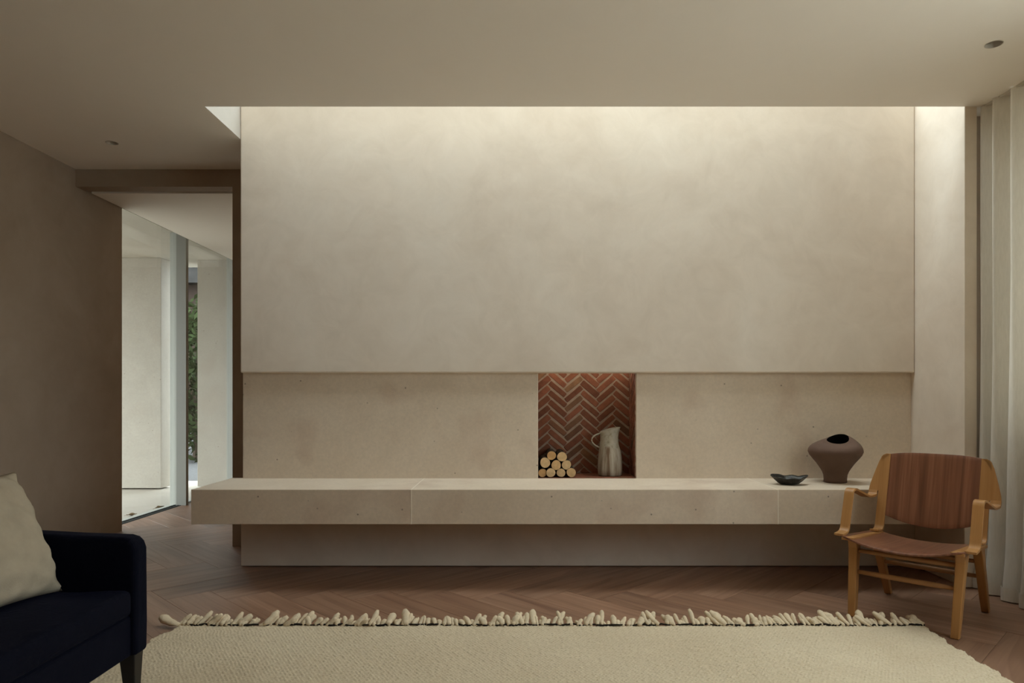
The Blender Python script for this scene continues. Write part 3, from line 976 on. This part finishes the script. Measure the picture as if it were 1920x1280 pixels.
# stretchers
for y, z in ((0.055, 0.305), (0.037, 0.207), (0.385, 0.268), (0.427, 0.190)):
    o = MB().tube([(-0.215, 0, 0), (-0.11, 0, 0), (0, 0, 0), (0.11, 0, 0), (0.215, 0, 0)], [0.008, 0.0105, 0.011, 0.0105, 0.008], 12, 1.15).build('stretcher', BEECH_R, chair, smooth=True)
    o.location = (0, y, z)
# seat shell
NU, NV = 24, 18
top, bot = [], []
for j in range(NV + 1):
    t = j / NV
    rt, rb = [], []
    for i in range(NU + 1):
        s = -1 + 2 * i / NU
        wd = 0.262 - 0.02 * t
        if t < 0.1:
            wd -= 0.03 * (1 - t / 0.1) ** 2
        u = s * wd
        y = -0.045 + t * 0.455 - 0.012 * (1 - s * s) * (1 - t)
        dip = 0.030 * (1 - abs(s) ** 2.2)
        z = 0.384 - 0.030 * t - dip * (0.9 + 0.25 * math.sin(math.pi * t)) - 0.012 * max(0, 1 - t / 0.16) ** 2 * (1 - s * s)
        rt.append((u, y, z))
        rb.append((u, y, z - 0.009))
    top.append(rt)
    bot.append(rb)
sm = MB()
n = NU + 1
vs = [p for r in top for p in r] + [p for r in bot for p in r]
off = n * (NV + 1)
fs = []
for j in range(NV):
    for i in range(NU):
        a = j * n + i
        fs.append((a, a + 1, a + n + 1, a + n))
        fs.append((off + a, off + a + n, off + a + n + 1, off + a + 1))
for i in range(NU):
    fs.append((i, off + i, off + i + 1, i + 1))
    a = NV * n + i
    fs.append((a, a + 1, off + a + 1, off + a))
for j in range(NV):
    a = j * n
    fs.append((a, a + n, off + a + n, off + a))
    a = j * n + NU
    fs.append((a, off + a, off + a + n, a + n))
sm.add(vs, fs)
tag(sm.build('seat', WALNUT_S, chair, bevel=0.002, smooth=True), 'curved walnut seat')
# backrest shell
top, bot = [], []
NU, NV = 26, 14
for j in range(NV + 1):
    t = j / NV
    rt, rb = [], []
    for i in range(NU + 1):
        s = -1 + 2 * i / NU
        u = s * 0.212
        zb = 0.434 - 0.046 * (1 - s * s)
        zt = 0.742 + 0.012 * (1 - s ** 4) - 0.0 * s
        z = zb + (zt - zb) * t
        y = back_v(z) + 0.030 * (1 - s * s) - 0.004
        rt.append((u, y, z))
        rb.append((u, y + 0.009, z))
    top.append(rt)
    bot.append(rb)
sm = MB()
n = NU + 1
off = n * (NV + 1)
fs = []
for j in range(NV):
    for i in range(NU):
        a = j * n + i
        fs.append((a, a + 1, a + n + 1, a + n))
        fs.append((off + a, off + a + n, off + a + n + 1, off + a + 1))
for i in range(NU):
    fs.append((i, off + i, off + i + 1, i + 1))
    a = NV * n + i
    fs.append((a, a + 1, off + a + 1, off + a))
for j in range(NV):
    a = j * n
    fs.append((a, a + n, off + a + n, off + a))
    a = j * n + NU
    fs.append((a, off + a, off + a + n, a + n))
sm.add([p for r in top for p in r] + [p for r in bot for p in r], fs)
tag(sm.build('backrest', WALNUT, chair, bevel=0.002, smooth=True), 'dark walnut backrest')

# ------------------------------------------------------------------ sofa
SX, SY = -1.65, 1.3
sofa = tag(empty('velvet_sofa', (SX, SY, 0)), 'navy blue velvet sofa with thin arms and tapered legs', 'sofa')


def sf(mb):
    mb.v = [(x - SX, y - SY, z) for x, y, z in mb.v]
    return mb


def arm_mesh(y0, y1):
    prof = [(-2.03, 0.20), (-1.25, 0.20), (-1.248, 0.30), (-1.250, 0.545), (-1.258, 0.568), (-1.272, 0.582), (-1.295, 0.589), (-1.45, 0.594), (-1.60, 0.602), (-1.80, 0.625), (-1.92, 0.66), (-2.03, 0.70)]
    n = len(prof)
    return MB().add([(x, y0, z) for x, z in prof] + [(x, y1, z) for x, z in prof],
                    [tuple(range(n - 1, -1, -1)), tuple(range(n, 2 * n))] + [(i, (i + 1) % n, n + (i + 1) % n, n + i) for i in range(n)])


sf(arm_mesh(2.222, 2.296)).build('arm', VELVET, sofa, bevel=0.016, seg=4, smooth=False)
sf(arm_mesh(0.30, 0.374)).build('arm', VELVET, sofa, bevel=0.016, seg=4)
sf(MB().box(-2.0, -1.268, 0.36, 2.235, 0.20, 0.335)).build('seat_base', VELVET, sofa, bevel=0.012, seg=3)
sf(MB().add([(-2.05, 0.31, 0.2), (-1.86, 0.31, 0.2), (-1.86, 2.29, 0.2), (-2.05, 2.29, 0.2), (-2.12, 0.31, 0.74), (-2.0, 0.31, 0.74), (-2.0, 2.29, 0.74), (-2.12, 2.29, 0.74)],
            [(0, 3, 2, 1), (4, 5, 6, 7), (0, 1, 5, 4), (1, 2, 6, 5), (2, 3, 7, 6), (3, 0, 4, 7)])).build('back', VELVET, sofa, bevel=0.02, seg=3)


def cushion_block(x0, x1, y0, y1, z0, z1, bulge):
    m = MB()
    n = 20
    vs, fs = [], []

    def f(a, b, c):
        return (x0 + (x1 - x0) * a, y0 + (y1 - y0) * b, z0 + (z1 - z0) * c)
    for top_ in (1, 0):
        for j in range(n + 1):
            for i in range(n + 1):
                a, b = i / n, j / n
                e = (1 - abs(2 * a - 1) ** 3) * (1 - abs(2 * b - 1) ** 3)
                p = list(f(a, b, top_))
                p[2] += (bulge if top_ else -0.0) * e + (0.004 * math.sin(13 * a + 5 * b) * math.sin(9 * b + 2) if top_ else 0)
                vs.append(p)
    k = (n + 1) ** 2
    for j in range(n):
        for i in range(n):
            q = j * (n + 1) + i
            fs.append((q, q + 1, q + n + 2, q + n + 1))
            fs.append((k + q, k + q + n + 1, k + q + n + 2, k + q + 1))
    for i in range(n):
        fs.append((i, k + i, k + i + 1, i + 1))
        q = n * (n + 1) + i
        fs.append((q, q + 1, k + q + 1, k + q))
        q = i * (n + 1)
        fs.append((q, q + n + 1, k + q + n + 1, k + q))
        q += n
        fs.append((q, k + q, k + q + n + 1, q + n + 1))
    return m.add(vs, fs)


sf(cushion_block(-1.90, -1.258, 1.305, 2.22, 0.335, 0.418, 0.022)).build('seat_cushion', VELVET, sofa, bevel=0.02, seg=4, smooth=True)
sf(cushion_block(-1.90, -1.258, 0.376, 1.295, 0.335, 0.418, 0.022)).build('seat_cushion', VELVET, sofa, bevel=0.02, seg=4, smooth=True)
for (lx, ly) in ((-1.285, 2.255), (-1.285, 0.34), (-1.98, 2.255), (-1.98, 0.34)):
    rings = []
    for t, hw in ((0, 0.014), (1, 0.027)):
        ox = 0.006 if lx > -1.5 else -0.006
        rings.append([(lx + ox * (1 - t) + a * hw, ly + b * hw, 0.012 + 0.2 * t if ly < 2.4 and lx > -1.6 else 0.0 + 0.212 * t) for a, b in ((-1, -1), (1, -1), (1, 1), (-1, 1))])
    sf(MB().loft(rings)).build('leg', EBONY, sofa, bevel=0.003)

# linen cushion leaning in the sofa corner
PWI, PH = 0.46, 0.415
N = 34
front, back = [], []
for j in range(N + 1):
    for i in range(N + 1):
        a, b = -1 + 2 * i / N, -1 + 2 * j / N
        pin_x = 1 - 0.085 * (1 - abs(b) ** 2.0) * abs(a) ** 3
        pin_y = 1 - 0.085 * (1 - abs(a) ** 2.0) * abs(b) ** 3
        e = max(0.0, (1 - a * a)) ** 0.5 * max(0.0, (1 - b * b)) ** 0.5
        e = e ** 0.8
        wr = 0.005 * math.sin(13 * a + 7 * b * b + 1) * (1 - e) * 2 + 0.003 * math.sin(19 * b + 9 * a * a) + 0.006 * max(0, -b - 0.5) * math.sin(24 * a)
        wr *= min(1, e * 3)
        front.append((a * PWI / 2 * pin_x, b * PH / 2 * pin_y, 0.078 * e + wr))
        back.append((a * PWI / 2 * pin_x, b * PH / 2 * pin_y, -0.072 * e - wr * 0.5))
m = MB()
fs = []
n = N + 1
for j in range(N):
    for i in range(N):
        q = j * n + i
        fs.append((q, q + 1, q + n + 1, q + n))
        fs.append((n * n + q, n * n + q + n, n * n + q + n + 1, n * n + q + 1))
m.add(front + back, fs)
pil = m.build('throw_cushion', LINEN, smooth=True)
bm = bmesh.new()
bm.from_mesh(pil.data)
bmesh.ops.remove_doubles(bm, verts=bm.verts, dist=1e-5)
bmesh.ops.recalc_face_normals(bm, faces=bm.faces)
bm.to_mesh(pil.data)
bm.free()
pil.data.polygons.foreach_set('use_smooth', [True] * len(pil.data.polygons))
# local x -> along the sofa (-Y is near), local y -> up, local z -> facing the room (+X)
lean = math.radians(24)
ax = Vector((0.10, 1.0, 0)).normalized()
up = Vector((-math.sin(lean), 0.0, math.cos(lean)))
fz = ax.cross(up).normalized()
up = fz.cross(ax).normalized()
pil.matrix_world = Matrix.Translation(Vector((-1.575, 1.97, 0.615))) @ Matrix((ax, up, fz)).transposed().to_4x4()
tag(pil, 'plump natural linen cushion leaning on the navy sofa', 'cushion')

# ------------------------------------------------------------------ logs in the niche
LOGS = [(250, 945, 138), (555, 955, 150), (885, 968, 143), (1210, 950, 153), (375, 628, 168), (728, 708, 162), (1058, 702, 155), (580, 402, 147), (915, 438, 160)]
LLAB = ['cut log at the foot of the pile against the niche side', 'cut log second along the bottom row of the pile', 'cut log third along the bottom row of the pile',
        'orange-faced cut log ending the bottom row towards the jug', 'largest cut log in the middle row by the niche side', 'cut log in the centre of the pile',
        'cut log ending the middle row towards the jug', 'small cut log on top of the pile by the niche side', 'cut log on top of the pile towards the jug']
SC = 4.29 / 1280
for q, ((zx, zy, zr), ll) in enumerate(zip(LOGS, LLAB)):
    r = random.Random(q)
    px, py, rad = zx / 17.07 + 1000, zy / 17.07 + 830, zr / 17.07 * SC
    X = (px - VX) * SC
    Z = CAMH - (py - VY) * SC
    X = max(X, NX0 + rad + 0.0015)
    if q < 4:
        Z = ZB1 + rad * 1.005 + 0.001
    y0 = 4.275 + r.uniform(0, 0.012)
    ln = 0.235
    root = tag(empty('firewood_log', (X, y0, Z)), ll, 'log', 'firewood logs stacked in the niche')
    n = 22
    pr = [1 + 0.03 * math.sin(2 * t + q) + 0.02 * math.sin(3 * t + 2 * q) for t in [2 * math.pi * i / n for i in range(n)]]

    def cr(k, y):
        return [(rad * k * pr[i] * math.cos(2 * math.pi * i / n), y, rad * k * pr[i] * math.sin(2 * math.pi * i / n)) for i in range(n)]
    MB().loft([cr(0.965, 0.0008), cr(0.995, 0.003), cr(0.985, 0.06), cr(1.0, 0.12), cr(0.98, 0.19), cr(0.985, ln)]).build('bark', BARK, root, smooth=False)
    MB().loft([cr(0.955, 0.004), cr(0.955, -0.0006), cr(0.93, -0.0012)]).build('cut_face', LOGFACE, root)

# ------------------------------------------------------------------ jug in the niche
jug = tag(empty('stoneware_jug', (0.5795, 4.40, ZB1 + 0.001)), 'ash-glazed grey stoneware jug with a thin loop handle in the brick niche', 'jug')
n = 40
prof = [(0.072, 0.0), (0.0775, 0.006), (0.0795, 0.035), (0.0790, 0.075), (0.0765, 0.115), (0.0720, 0.150), (0.0660, 0.180), (0.0605, 0.200), (0.0585, 0.220), (0.0585, 0.245)]


def jring(r, zf, k=1.0, dx=0.0):
    out = []
    for i in range(n):
        t = 2 * math.pi * i / n
        c, s = math.cos(t), math.sin(t)
        spout = max(0.0, math.cos(t + 0.25)) ** 6
        out.append((dx + r * k * c + zf[1] * spout, r * k * s, zf[0] + zf[2] * (0.5 + 0.5 * c) ** 0.8))
    return out


rings = [jring(0.01, (0, 0, 0))] + [jring(r, (z, 0, 0)) for r, z in prof]
rings += [jring(0.0585, (0.262, 0.003, 0.010)), jring(0.0590, (0.272, 0.008, 0.024)), jring(0.0590, (0.279, 0.012, 0.031)),
          jring(0.0555, (0.280, 0.012, 0.031)), jring(0.0545, (0.270, 0.008, 0.022)), jring(0.0540, (0.24, 0, 0)), jring(0.0560, (0.19, 0, 0)), jring(0.070, (0.10, 0, 0)), jring(0.070, (0.01, 0, 0))]
jb = MB().loft(rings)
jb.v = [(x + (-0.004 if z > 0.17 else 0.0), y, z) for x, y, z in jb.v]
jb.build('body', JUG, jug, smooth=True)
hp = []
for t in np.linspace(0, 1, 15):
    p0, p1, p2, p3 = (-0.055, 0.272), (-0.140, 0.255), (-0.138, 0.205), (-0.062, 0.176)
    b = [(1 - t) ** 3, 3 * t * (1 - t) ** 2, 3 * t * t * (1 - t), t ** 3]
    hp.append((sum(w_ * p[0] for w_, p in zip(b, (p0, p1, p2, p3))), -0.01, sum(w_ * p[1] for w_, p in zip(b, (p0, p1, p2, p3)))))
MB().tube(hp, 0.0048, 10, 1.0).build('handle', JUG, jug, smooth=True)

# ------------------------------------------------------------------ vase on the bench
vase = tag(empty('stoneware_vase', (1.868, 4.045, ZB1 + 0.0005)), 'wide brown stoneware vase with a slit mouth on the stone bench', 'vase')
n = 56
prof = [(0.060, 0.0), (0.0645, 0.003), (0.0635, 0.020), (0.066, 0.045), (0.0735, 0.065), (0.084, 0.083), (0.104, 0.113), (0.127, 0.141), (0.143, 0.162), (0.1515, 0.182)]
TH = [2 * math.pi * i / n for i in range(n)]


def circ(r, z):
    return [(r * math.cos(t), r * math.sin(t), z) for t in TH]


def rim(t):
    c, s = math.cos(t), math.sin(t)
    x = 0.008 + 0.063 * c
    lf = max(0.0, 1 - c * c) ** 0.5
    y = (0.040 if s > 0 else 0.056) * (1 if s > 0 else -1) * lf * (0.80 + 0.30 * c) * (1.0 if abs(s) > 1e-6 else 0)
    z = 0.262 + 0.012 * c + (0.020 if s > 0 else -0.036) * lf * (0.85 + 0.15 * c)
    return Vector((x, y - 0.010, z))


rings = [circ(0.004, 0.0)] + [circ(r, z) for r, z in prof]
inner = []
for k in range(1, 11):
    u = k / 10
    ro, ri = [], []
    for t in TH:
        p0 = Vector((0.1515 * math.cos(t), 0.1515 * math.sin(t), 0.182))
        p3 = rim(t)
        p1 = p0 + Vector((-0.001 * math.cos(t), -0.001 * math.sin(t), 0.044))
        p2 = p3 + (Vector((math.cos(t), math.sin(t), 0)) * 0.042 + Vector((0, 0, -0.012)))
        p = (1 - u) ** 3 * p0 + 3 * u * (1 - u) ** 2 * p1 + 3 * u * u * (1 - u) * p2 + u ** 3 * p3
        ro.append(tuple(p))
    rings.append(ro)
MB().loft(rings, cap1=False).build('body', CLAY, vase, smooth=True)
ins = [[tuple(rim(t)) for t in TH]]
for k in range(1, 8):
    u = k / 7
    ins.append([tuple(rim(t).lerp(Vector((0.12 * math.cos(t), 0.12 * math.sin(t), 0.18)), u) + Vector((0, 0, -0.006 * math.sin(math.pi * u) - 0.008 * u))) for t in TH])
ins.append(circ(0.055, 0.03))
ins.append(circ(0.01, 0.012))
MB().loft(ins, cap0=False).build('inside', CLAY_IN, vase, smooth=True)

# ------------------------------------------------------------------ leaf dish on the bench
dish = tag(empty('leaf_dish', (1.556, 3.945, ZB1 + 0.0005)), 'dark bronze leaf-shaped dish with a wavy rim on the stone bench', 'dish')
n = 48


def dring(k, dz, inner_=False):
    out = []
    for i in range(n):
        t = 2 * math.pi * i / n
        c, s = math.cos(t), math.sin(t)
        rx, ry = 0.1075, 0.074
        tip = 1 - 0.20 * (1 - abs(c) ** 10)
        wob = 1 + 0.03 * math.sin(5 * t + 0.7) + 0.02 * math.sin(9 * t)
        x, y = rx * c * k * tip * wob, ry * s * k * wob
        zr = 0.043 + 0.013 * math.exp(-((t - 2.45) / 0.42) ** 2) + 0.003 * math.sin(7 * t + 0.4) + 0.006 * abs(c) ** 8 - 0.004 * max(0, -s)
        z = zr * max(0.0, (k - 0.42) / 0.58) ** 1.35
        out.append((x, y, z + dz))
    return out


rings = [dring(k, 0.0) for k in (0.05, 0.3, 0.42, 0.5, 0.62, 0.75, 0.88, 0.96, 1.0)]
rings += [dring(k, 0.0045) for k in (0.985, 0.9, 0.75, 0.6, 0.45, 0.3, 0.05)]
MB().loft(rings).build('body', METAL, dish, smooth=True)
